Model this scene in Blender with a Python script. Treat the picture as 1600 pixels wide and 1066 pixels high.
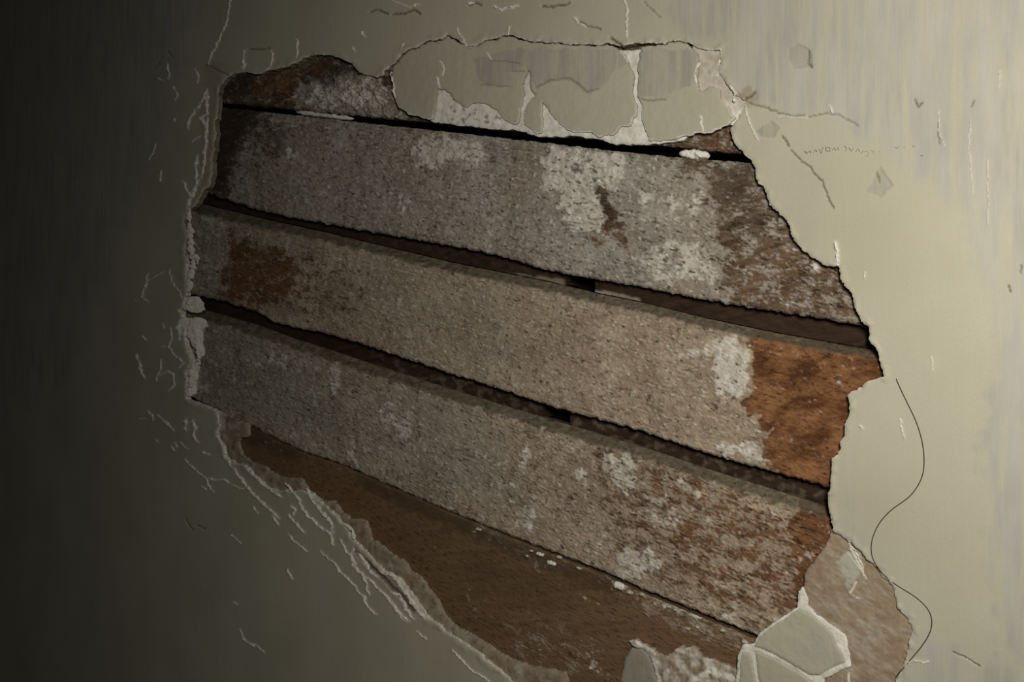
import bpy, math, random
import numpy as np
from mathutils import Matrix, Vector

random.seed(4)
scene = bpy.context.scene
for o in list(bpy.data.objects):
    bpy.data.objects.remove(o, do_unlink=True)
COL = scene.collection

# ------------------------------------------------------------------ camera
F = 1250.0                      # focal length in pixels of the 1600 px frame
D, H = 0.80, 1.30               # distance from the wall, eye height
ang = math.atan2(1860.0, F)     # angle between the view axis and the wall's run
FW = np.array([-math.cos(ang), math.sin(ang), 0.0])
RT = np.array([math.sin(ang), math.cos(ang), 0.0])
UP = np.array([0, 0, 1.0])
EYE = np.array([0.0, -D, H])
cam_data = bpy.data.cameras.new('camera')
cam_data.sensor_fit = 'HORIZONTAL'
cam_data.sensor_width = 36.0
cam_data.lens = 36.0*F/1600.0
cam_data.clip_start = 0.01
cam = bpy.data.objects.new('camera', cam_data)
M3 = Matrix((Vector(RT), Vector(UP), Vector(-FW))).transposed()
cam.matrix_world = Matrix.Translation(Vector(EYE)) @ M3.to_4x4()
COL.objects.link(cam)
scene.camera = cam

# ------------------------------------------------------------------ light
world = bpy.data.worlds.new('world')
scene.world = world
world.use_nodes = True
bg = world.node_tree.nodes['Background']
bg.inputs[0].default_value = (0.9, 0.92, 1.0, 1)
bg.inputs[1].default_value = 0.013


def area(name, loc, target, size, power, color, size_y=None):
    ld = bpy.data.lights.new(name, 'AREA')
    ld.shape = 'RECTANGLE'
    ld.size = size
    ld.size_y = size_y or size
    ld.energy = power
    ld.color = color
    ob = bpy.data.objects.new(name, ld)
    ob.location = loc
    d = Vector(target) - Vector(loc)
    ob.rotation_euler = d.to_track_quat('-Z', 'Y').to_euler()
    COL.objects.link(ob)
    return ob


area('right_lamp', (0.13, -0.80, 1.52), (0.31, 0.0, 1.33), 0.14, 8.9, (1.0, 0.965, 0.90), 0.22)  # unseen lamp close to the wall, right of the view

scene.view_settings.view_transform = 'Standard'
scene.view_settings.look = 'None'
scene.view_settings.exposure = 0.0
scene.view_settings.gamma = 1.0
scene.view_settings.use_curve_mapping = False


# ------------------------------------------------------------------ maths helpers
def unproject(px, py, depth):
    """points of the plane y = depth seen at photo pixels px, py"""
    px = np.asarray(px, float)
    py = np.asarray(py, float)
    a = (px-800.0)/F
    b = (533.0-py)/F
    dx = FW[0]+RT[0]*a
    dy = FW[1]+RT[1]*a
    t = (depth+D)/dy
    return np.stack([dx*t, np.broadcast_to(depth, t.shape)+0*t, H+b*t], -1)


def _hash(ix, iy, seed):
    h = (ix.astype(np.int64)*374761393 + iy.astype(np.int64)*668265263 + seed*974634777) & 0xFFFFFFFF
    h = ((h ^ (h >> 13))*1274126177) & 0xFFFFFFFF
    return (h ^ (h >> 16)) & 0xFFFF


_T = np.linspace(0, 2*np.pi, 65536, endpoint=False)
_GX, _GY = np.cos(_T), np.sin(_T)


def perlin(x, y, seed=0):
    x = np.asarray(x, float)
    y = np.asarray(y, float)
    x0 = np.floor(x)
    y0 = np.floor(y)
    fx, fy = x-x0, y-y0
    u = fx*fx*fx*(fx*(fx*6-15)+10)
    v = fy*fy*fy*(fy*(fy*6-15)+10)

    def g(i, j):
        h = _hash(x0+i, y0+j, seed)
        return _GX[h]*(fx-i)+_GY[h]*(fy-j)
    a = g(0, 0)*(1-u)+g(1, 0)*u
    b = g(0, 1)*(1-u)+g(1, 1)*u
    return (a*(1-v)+b*v)*1.5


def fbm(x, y, octs=4, seed=0, gain=0.5):
    s = 0.0
    amp = 1.0
    for o in range(octs):
        s = s+amp*perlin(x*2**o+17.3*o, y*2**o-9.1*o, seed+o*7)
        amp *= gain
    return s


def ridged(x, y, octs=2, seed=0):
    s = 0.0
    amp = 1.0
    for o in range(octs):
        s = s+amp*(1-np.abs(perlin(x*2**o+3.7*o, y*2**o+5.1*o, seed+o*5))*2.6)
        amp *= 0.5
    return s


def sstep(a, b, x):
    t = np.clip((x-a)/(b-a), 0, 1)
    return t*t*(3-2*t)


def rough(poly, amp=2.5, step=2.5, seed=3, closed=True):
    """an outline broken up by a warp field that neighbouring outlines share"""
    P = np.asarray(poly, float)
    Q = np.vstack([P, P[:1]]) if closed else P
    out = []
    for a, b in zip(Q[:-1], Q[1:]):
        n = max(1, int(np.hypot(*(b-a))/step))
        for k in range(n):
            out.append(a+(b-a)*k/n)
    if not closed:
        out.append(Q[-1])
    R = np.array(out)
    dx = fbm(R[:, 0]/22, R[:, 1]/22, 3, seed, 0.6)*amp + perlin(R[:, 0]/3.5, R[:, 1]/3.5, seed+50)*amp*0.65
    dy = fbm(R[:, 0]/22+40, R[:, 1]/22+9, 3, seed+20, 0.6)*amp + perlin(R[:, 0]/3.5, R[:, 1]/3.5, seed+90)*amp*0.65
    return R+np.stack([dx, dy], -1)


def sdf_grid(xs, ys, polys, margin=14.0):
    """signed distance (negative inside) on a grid, with nearest outline points, near the outlines"""
    ins = np.zeros((len(ys), len(xs)), bool)
    dist = np.full(ins.shape, margin)
    nx = np.zeros(ins.shape)
    ny = np.zeros(ins.shape)
    for R in polys:
        A = R
        B = np.roll(R, -1, 0)
        for j, y in enumerate(ys):
            m = (A[:, 1] > y) != (B[:, 1] > y)
            if not m.any():
                continue
            xc = A[m, 0]+(y-A[m, 1])*(B[m, 0]-A[m, 0])/(B[m, 1]-A[m, 1])
            xc.sort()
            ins[j] ^= (np.searchsorted(xc, xs) % 2 == 1)
        for a, b in zip(A, B):
            i0, i1 = np.searchsorted(xs, [min(a[0], b[0])-margin, max(a[0], b[0])+margin])
            j0, j1 = np.searchsorted(ys, [min(a[1], b[1])-margin, max(a[1], b[1])+margin])
            if i0 >= i1 or j0 >= j1:
                continue
            X, Y = np.meshgrid(xs[i0:i1], ys[j0:j1])
            e = b-a
            L = max(e@e, 1e-9)
            t = np.clip(((X-a[0])*e[0]+(Y-a[1])*e[1])/L, 0, 1)
            qx, qy = a[0]+t*e[0], a[1]+t*e[1]
            d = np.hypot(X-qx, Y-qy)
            sub = dist[j0:j1, i0:i1]
            m = d < sub
            sub[m] = d[m]
            nx[j0:j1, i0:i1][m] = qx[m]
            ny[j0:j1, i0:i1][m] = qy[m]
    return np.where(ins, -dist, dist), nx, ny


def line_dist(X, Y, lines, margin=8.0):
    """distance of points to a set of polylines; lines are (points, half width)"""
    out = np.full(X.shape, margin)
    for pts, w in lines:
        P = rough(pts, 1.6, 3.0, 11, closed=False)
        for a, b in zip(P[:-1], P[1:]):
            m = (X > min(a[0], b[0])-margin) & (X < max(a[0], b[0])+margin) & \
                (Y > min(a[1], b[1])-margin) & (Y < max(a[1], b[1])+margin)
            if not m.any():
                continue
            x, y = X[m], Y[m]
            e = b-a
            t = np.clip(((x-a[0])*e[0]+(y-a[1])*e[1])/max(e@e, 1e-9), 0, 1)
            d = np.hypot(x-a[0]-t*e[0], y-a[1]-t*e[1])/w
            out[m] = np.minimum(out[m], d)
    return out


def region(X, Y, poly, soft=3.0, warp=4.0, seed=31, scale=14.0):
    """0..1 membership of points in a polygon with a ragged soft edge"""
    P = np.asarray(poly, float)
    Xw = X+fbm(X/scale, Y/scale, 3, seed)*warp
    Yw = Y+fbm(X/scale+7, Y/scale+3, 3, seed+9)*warp
    ins = np.zeros(X.shape, bool)
    dist = np.full(X.shape, 1e9)
    m = (X > P[:, 0].min()-30) & (X < P[:, 0].max()+30) & (Y > P[:, 1].min()-30) & (Y < P[:, 1].max()+30)
    if not m.any():
        return np.zeros(X.shape)
    x, y = Xw[m], Yw[m]
    ii = np.zeros(x.shape, bool)
    dd = np.full(x.shape, 1e9)
    for a, b in zip(P, np.roll(P, -1, 0)):
        if a[1] != b[1]:
            c = ((a[1] > y) != (b[1] > y)) & (x < (b[0]-a[0])*(y-a[1])/(b[1]-a[1])+a[0])
            ii ^= c
        e = b-a
        t = np.clip(((x-a[0])*e[0]+(y-a[1])*e[1])/max(e@e, 1e-9), 0, 1)
        dd = np.minimum(dd, np.hypot(x-a[0]-t*e[0], y-a[1]-t*e[1]))
    s = np.where(ii, dd, -dd)
    out = np.zeros(X.shape)
    out[m] = sstep(-soft, soft, s)
    return out


# ------------------------------------------------------------------ materials
def node(nt, t, **kw):
    n = nt.nodes.new(t)
    for k, v in kw.items():
        setattr(n, k, v)
    return n


def base_mat(name, rough_v=0.9, spec=0.2):
    m = bpy.data.materials.new(name)
    m.use_nodes = True
    nt = m.node_tree
    b = nt.nodes['Principled BSDF']
    b.inputs['Roughness'].default_value = rough_v
    b.inputs['Specular IOR Level'].default_value = spec
    return m, nt, b


def mixc(nt, fac, a, b, mode='MIX'):
    n = node(nt, 'ShaderNodeMix', data_type='RGBA', blend_type=mode)
    for sock, v in ((n.inputs[0], fac), (n.inputs[6], a), (n.inputs[7], b)):
        if hasattr(v, 'is_output'):
            nt.links.new(v, sock)
        elif isinstance(v, tuple):
            sock.default_value = (*v, 1)
        else:
            sock.default_value = v
    return n.outputs[2]


def maths(nt, op, a, b=None, c=None, clamp=False):
    n = node(nt, 'ShaderNodeMath', operation=op, use_clamp=clamp)
    for s, v in zip(n.inputs, (a, b, c)):
        if v is None:
            continue
        if hasattr(v, 'is_output'):
            nt.links.new(v, s)
        else:
            s.default_value = v
    return n.outputs[0]


def noise(nt, scale, detail=3, rgh=0.55, stretch=(1, 1, 1), rot=0.0, dist=0.0):
    tc = node(nt, 'ShaderNodeTexCoord')
    mp = node(nt, 'ShaderNodeMapping')
    mp.inputs['Scale'].default_value = stretch
    if rot:
        r = node(nt, 'ShaderNodeVectorRotate', rotation_type='Y_AXIS')
        r.inputs['Angle'].default_value = rot
        nt.links.new(tc.outputs['Object'], r.inputs['Vector'])
        nt.links.new(r.outputs[0], mp.inputs['Vector'])
    else:
        nt.links.new(tc.outputs['Object'], mp.inputs['Vector'])
    n = node(nt, 'ShaderNodeTexNoise')
    n.inputs['Scale'].default_value = scale
    n.inputs['Detail'].default_value = detail
    n.inputs['Roughness'].default_value = rgh
    n.inputs['Distortion'].default_value = dist
    nt.links.new(mp.outputs[0], n.inputs['Vector'])
    return n.outputs['Fac']


def ramp(nt, v, lo, hi):
    n = node(nt, 'ShaderNodeMapRange')
    n.inputs['From Min'].default_value = lo
    n.inputs['From Max'].default_value = hi
    nt.links.new(v, n.inputs['Value'])
    return n.outputs[0]


def masks(nt, name):
    a = node(nt, 'ShaderNodeAttribute', attribute_name=name)
    s = node(nt, 'ShaderNodeSeparateColor')
    nt.links.new(a.outputs['Color'], s.inputs[0])
    return s.outputs[0], s.outputs[1], s.outputs[2], a.outputs['Alpha']


def bump(nt, bsdf, h, strength, distance):
    b = node(nt, 'ShaderNodeBump')
    b.inputs['Strength'].default_value = strength
    b.inputs['Distance'].default_value = distance
    nt.links.new(h, b.inputs['Height'])
    nt.links.new(b.outputs[0], bsdf.inputs['Normal'])


SLOPE = math.atan2(513.0, math.hypot(1860, F))


def plaster_material():
    # mask: R bare white plaster, G grey glaze, B crack shade painted in, and dirt, A tan undercoat
    m, nt, b = base_mat('painted_plaster', 0.8, 0.25)
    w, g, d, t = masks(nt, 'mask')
    cream = mixc(nt, ramp(nt, noise(nt, 6, 3), 0.35, 0.65), (0.455, 0.422, 0.305), (0.505, 0.473, 0.354))
    cream = mixc(nt, maths(nt, 'MULTIPLY', ramp(nt, noise(nt, 420, 2), 0.40, 0.75), 0.14), cream, (0.33, 0.30, 0.23))
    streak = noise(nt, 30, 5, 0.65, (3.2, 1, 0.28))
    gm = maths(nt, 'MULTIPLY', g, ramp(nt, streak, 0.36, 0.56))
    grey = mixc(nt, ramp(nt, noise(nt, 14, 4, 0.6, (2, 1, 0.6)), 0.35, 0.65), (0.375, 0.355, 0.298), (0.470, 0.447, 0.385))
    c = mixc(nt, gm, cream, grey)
    tan = mixc(nt, ramp(nt, noise(nt, 110, 5, 0.7), 0.35, 0.68), (0.27, 0.195, 0.122), (0.37, 0.288, 0.195))
    c = mixc(nt, t, c, tan)
    white = mixc(nt, ramp(nt, noise(nt, 120, 4, 0.6), 0.35, 0.7), (0.66, 0.62, 0.51), (0.90, 0.87, 0.78))
    c = mixc(nt, w, c, white)
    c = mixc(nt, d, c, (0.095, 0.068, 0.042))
    nt.links.new(c, b.inputs['Base Color'])
    brush = noise(nt, 34, 4, 0.6, (6, 1, 0.35))
    fine = noise(nt, 520, 3, 0.6)
    big = noise(nt, 26, 3, 0.5)
    h = maths(nt, 'ADD', maths(nt, 'MULTIPLY', brush, maths(nt, 'ADD', maths(nt, 'MULTIPLY', g, 1.0), 0.45)), maths(nt, 'MULTIPLY', fine, 0.30))
    h = maths(nt, 'ADD', h, maths(nt, 'MULTIPLY', big, 0.0))
    bump(nt, b, h, 0.42, 0.0010)
    return m


def board_material(name, wood_a, wood_b, film_a, film_b, grain_bump=0.8):
    # mask: R mortar film, G white lime, B rust red wood, A dark tone (patches, pits, lower edges)
    m, nt, b = base_mat(name, 0.88, 0.2)
    f, w, r, d = masks(nt, 'mask')
    grain = noise(nt, 60, 5, 0.65, (0.22, 1, 3.0), SLOPE)
    wood = mixc(nt, ramp(nt, grain, 0.36, 0.64), wood_a, wood_b)
    rust = mixc(nt, ramp(nt, noise(nt, 42, 5, 0.7, (0.6, 1, 1.5), SLOPE), 0.38, 0.64), (0.095, 0.034, 0.011), (0.300, 0.140, 0.058))
    wood = mixc(nt, r, wood, rust)
    film = mixc(nt, ramp(nt, noise(nt, 38, 4, 0.6), 0.36, 0.64), film_a, film_b)
    film = mixc(nt, maths(nt, 'MULTIPLY', ramp(nt, noise(nt, 300, 4, 0.7), 0.48, 0.72), 0.5), film, (0.22, 0.165, 0.115))
    tr, tg, tb, ta = masks(nt, 'tint')
    film = mixc(nt, maths(nt, 'MULTIPLY', ramp(nt, noise(nt, 11, 4, 0.6), 0.40, 0.66), 0.55), film, (0.235, 0.170, 0.115))
    film = mixc(nt, maths(nt, 'MULTIPLY', ramp(nt, noise(nt, 95, 5, 0.65, (0.7, 1, 1.3), SLOPE), 0.46, 0.68), 0.55), film, (0.20, 0.145, 0.095))
    film = mixc(nt, tr, film, mixc(nt, ramp(nt, noise(nt, 45, 4, 0.6), 0.35, 0.65), (0.25, 0.228, 0.168), (0.38, 0.35, 0.27)))
    c = mixc(nt, f, wood, film)
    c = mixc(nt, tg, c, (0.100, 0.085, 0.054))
    white = mixc(nt, ramp(nt, noise(nt, 160, 3, 0.6), 0.35, 0.68), (0.52, 0.47, 0.38), (0.78, 0.74, 0.64))
    c = mixc(nt, w, c, white)
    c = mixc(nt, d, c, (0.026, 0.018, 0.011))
    nt.links.new(c, b.inputs['Base Color'])
    h = maths(nt, 'ADD', noise(nt, 380, 4, 0.7), maths(nt, 'MULTIPLY', grain, grain_bump))
    bump(nt, b, h, 0.6, 0.0012)
    return m


M_PLASTER = plaster_material()
M_BOARD_GREY = board_material('grey_limed_board', (0.075, 0.048, 0.028), (0.175, 0.125, 0.08), (0.300, 0.272, 0.225), (0.440, 0.405, 0.345))
M_BOARD_PINK = board_material('pinkish_limed_board', (0.10, 0.055, 0.028), (0.20, 0.125, 0.07), (0.380, 0.288, 0.198), (0.530, 0.425, 0.308))
M_BOARD_BROWN = board_material('brown_bare_board', (0.168, 0.098, 0.048), (0.205, 0.128, 0.068), (0.30, 0.24, 0.17), (0.38, 0.31, 0.23), 0.1)


def plain_material(name, a, b_, scale, stretch=(1, 1, 1), rot=0.0, rgh=0.9, bmp=0.0008):
    m, nt, b = base_mat(name, rgh, 0.2)
    n = noise(nt, scale, 4, 0.6, stretch, rot)
    nt.links.new(mixc(nt, ramp(nt, n, 0.35, 0.65), a, b_), b.inputs['Base Color'])
    bump(nt, b, n, 0.6, bmp)
    return m


M_STRIP = plain_material('dark_filler_wood', (0.040, 0.022, 0.012), (0.085, 0.050, 0.030), 70, (0.3, 1, 2.5), SLOPE)
M_CAVITY = plain_material('cavity_shade_black', (0.008, 0.006, 0.005), (0.016, 0.012, 0.009), 30)  # shade of the cavity painted as a near-black colour
M_LIME = plain_material('bare_lime_plaster', (0.72, 0.67, 0.55), (0.90, 0.87, 0.77), 260, bmp=0.0015)
M_CRUMB = plain_material('dusty_plaster_crumb', (0.36, 0.31, 0.23), (0.62, 0.56, 0.45), 300, bmp=0.001)
M_THREAD = plain_material('dark_thread_fibre', (0.035, 0.028, 0.020), (0.07, 0.055, 0.04), 400)
M_PENCIL = plain_material('pencil_graphite', (0.11, 0.10, 0.085), (0.20, 0.18, 0.15), 900)


# ------------------------------------------------------------------ mesh helpers
def make_mesh(name, V, Q, mask, mat, parent=None, flat_from=None):
    me = bpy.data.meshes.new(name)
    n, q = len(V), len(Q)
    me.vertices.add(n)
    me.vertices.foreach_set('co', np.ascontiguousarray(V, dtype=np.float32).ravel())
    me.loops.add(q*4)
    me.loops.foreach_set('vertex_index', np.ascontiguousarray(Q, dtype=np.int32).ravel())
    me.polygons.add(q)
    me.polygons.foreach_set('loop_start', np.arange(0, q*4, 4, dtype=np.int32))
    me.polygons.foreach_set('loop_total', np.full(q, 4, dtype=np.int32))
    me.polygons.foreach_set('use_smooth', np.ones(q, dtype=bool))
    if mask is not None:
        at = me.color_attributes.new('mask', 'FLOAT_COLOR', 'POINT')
        at.data.foreach_set('color', np.ascontiguousarray(np.clip(mask[:, :4], 0, 1), dtype=np.float32).ravel())
        if mask.shape[1] > 4:
            at = me.color_attributes.new('tint', 'FLOAT_COLOR', 'POINT')
            at.data.foreach_set('color', np.ascontiguousarray(np.clip(mask[:, 4:8], 0, 1), dtype=np.float32).ravel())
    me.update(calc_edges=True)
    me.materials.append(mat)
    ob = bpy.data.objects.new(name, me)
    COL.objects.link(ob)
    if parent:
        ob.parent = parent
    return ob


def grid_faces(nj, ni):
    idx = np.arange(nj*ni).reshape(nj, ni)
    return np.stack([idx[:-1, :-1], idx[1:, :-1], idx[1:, 1:], idx[:-1, 1:]], -1).reshape(-1, 4)


def finish(name, V, Q, mask, mat, parent, back, skirt_mask, jitter=0.0012):
    """drop unused points, give the sheet broken side faces back to y = back and a rear face"""
    used = np.zeros(len(V), bool)
    used[Q] = True
    remap = np.cumsum(used)-1
    V, mask, Q = V[used], mask[used], remap[Q]
    E = np.concatenate([Q[:, [0, 1]], Q[:, [1, 2]], Q[:, [2, 3]], Q[:, [3, 0]]])
    n = len(V)
    key = E[:, 0].astype(np.int64)*n+E[:, 1]
    rev = E[:, 1].astype(np.int64)*n+E[:, 0]
    bd = E[~np.isin(key, rev)]
    bv = np.unique(bd)
    loc = np.full(n, -1)
    loc[bv] = np.arange(len(bv))
    top = V[bv].copy()
    rings = [top]
    R = 3
    for k in range(1, R+1):
        p = top.copy()
        f = k/R
        p[:, 1] = top[:, 1]*(1-f)+back*f
        if k < R and jitter:
            p[:, 0] += perlin(top[:, 0]*420+k*9, top[:, 2]*420, 5+k)*jitter
            p[:, 2] += perlin(top[:, 0]*420, top[:, 2]*420+k*9, 15+k)*jitter
        rings.append(p)
    a, b = loc[bd[:, 0]], loc[bd[:, 1]]
    m = len(bv)
    QS = [np.stack([n+k*m+b, n+k*m+a, n+(k+1)*m+a, n+(k+1)*m+b], -1) for k in range(R)]
    V2 = np.vstack([V]+rings)
    sm = np.vstack([skirt_mask(top)]*(R+1))
    if sm.shape[1] < mask.shape[1]:
        sm = np.hstack([sm, np.zeros((len(sm), mask.shape[1]-sm.shape[1]))])
    return make_mesh(name, V2, np.vstack([Q]+QS), np.vstack([mask, sm]), mat, parent)


def sheet(name, outer, holes, depth, hfun, mfun, mat, parent, back, s=2.0, xs=None, ys=None,
          skirt=None, edge=3.0, bevel=0.0012, jitter=0.0012):
    """an irregular slab of plaster: relief hfun, outline outer minus holes (photo pixels on the plane y=depth)"""
    polys = ([outer] if outer is not None else [])+list(holes)
    if xs is None:
        xs = np.arange(outer[:, 0].min()-2*s, outer[:, 0].max()+2*s, s)
        ys = np.arange(outer[:, 1].min()-2*s, outer[:, 1].max()+2*s, s)
    sd, nx, ny = sdf_grid(xs, ys, polys)
    if outer is None:
        sd = -sd
    X, Y = np.meshgrid(xs, ys)
    near = np.abs(sd) < 0.62*s
    X = np.where(near, nx, X)
    Y = np.where(near, ny, Y)
    ok = (sd < 0) | near
    Q = grid_faces(len(ys), len(xs))
    okf = ok.ravel()[Q].all(1)
    c = sd.ravel()[Q].mean(1)
    Q = Q[okf & (c < 0.1*s)]
    x, y, d = X.ravel(), Y.ravel(), np.where(near, 0, -sd).ravel()
    P = unproject(x, y, np.full(x.shape, float(depth)))
    h = hfun(x, y, d, P)-bevel*(1-sstep(0, edge, d))
    P[:, 1] -= h
    mask = mfun(x, y, d, P)
    return finish(name, P, Q, mask, mat, parent, back, skirt or (lambda T: np.tile([0.30, 0, 0.15, 0.9], (len(T), 1))), jitter)


def tag(o, label=None, cat=None, group=None, kind=None):
    if label:
        o['label'] = label
    if cat:
        o['category'] = cat
    if group:
        o['group'] = group
    if kind:
        o['kind'] = kind
    return o


def M4(r, g, b, a):
    r, g, b, a = np.broadcast_arrays(*[np.asarray(v, float) for v in (r, g, b, a)])
    return np.stack([r, g, b, a], -1)


# ------------------------------------------------------------------ outlines read off the wall
RIGHT = [(1140, 200), (1143, 215), (1160, 238), (1180, 262), (1183, 285), (1195, 292), (1200, 320), (1215, 330),
         (1230, 345), (1240, 375), (1265, 400), (1290, 414), (1309, 416), (1315, 440), (1330, 460), (1340, 490),
         (1350, 507), (1358, 515), (1357, 530), (1370, 547), (1373, 558), (1380, 588), (1355, 597), (1325, 617),
         (1327, 645), (1320, 662), (1320, 680), (1312, 690), (1308, 712), (1299, 722), (1297, 765), (1293, 772),
         (1296, 800), (1301, 820), (1302, 832)]
TAN_R = [(1330, 850), (1350, 865), (1375, 895), (1395, 918), (1403, 950), (1420, 968), (1426, 985), (1420, 1010),
         (1410, 1040), (1400, 1066), (1395, 1112)]
LOWLEFT = [(815, 1112), (808, 1075), (785, 1052), (760, 1030), (730, 1008), (700, 990), (668, 967), (652, 940),
           (622, 903), (600, 892), (580, 872), (562, 852), (545, 836), (538, 820), (520, 800), (500, 785), (478, 768),
           (455, 768), (430, 766), (412, 757), (396, 742), (384, 728), (366, 724), (354, 714), (350, 700), (342, 688),
           (340, 665), (336, 642), (318, 634), (290, 622)]
LEFT = [(291, 600), (291, 582), (296, 562), (290, 540), (287, 512), (283, 492), (284, 472), (289, 460), (292, 440),
        (290, 420), (288, 402), (291, 385), (290, 360), (288, 340), (296, 326), (310, 318), (318, 297), (328, 290),
        (332, 270), (330, 250), (336, 232), (334, 215), (337, 190), (340, 165), (341, 150)]
TOP = [(340, 138), (350, 125), (366, 115), (384, 112), (400, 117), (416, 110), (432, 108), (447, 104), (462, 98),
       (476, 90), (492, 85), (508, 84), (522, 88), (537, 93), (550, 101), (560, 112), (585, 118), (600, 116),
       (613, 100), (625, 88), (640, 76), (665, 66), (690, 60), (700, 54), (714, 62), (730, 73), (760, 64), (785, 56),
       (800, 56), (830, 64), (870, 67), (930, 70), (960, 68), (975, 73), (990, 67), (1040, 68), (1060, 62),
       (1075, 66), (1095, 77), (1128, 77), (1124, 110), (1135, 132), (1150, 150), (1165, 158), (1158, 178), (1150, 190)]
HOLE = RIGHT+TAN_R+LOWLEFT+LEFT+TOP

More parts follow.
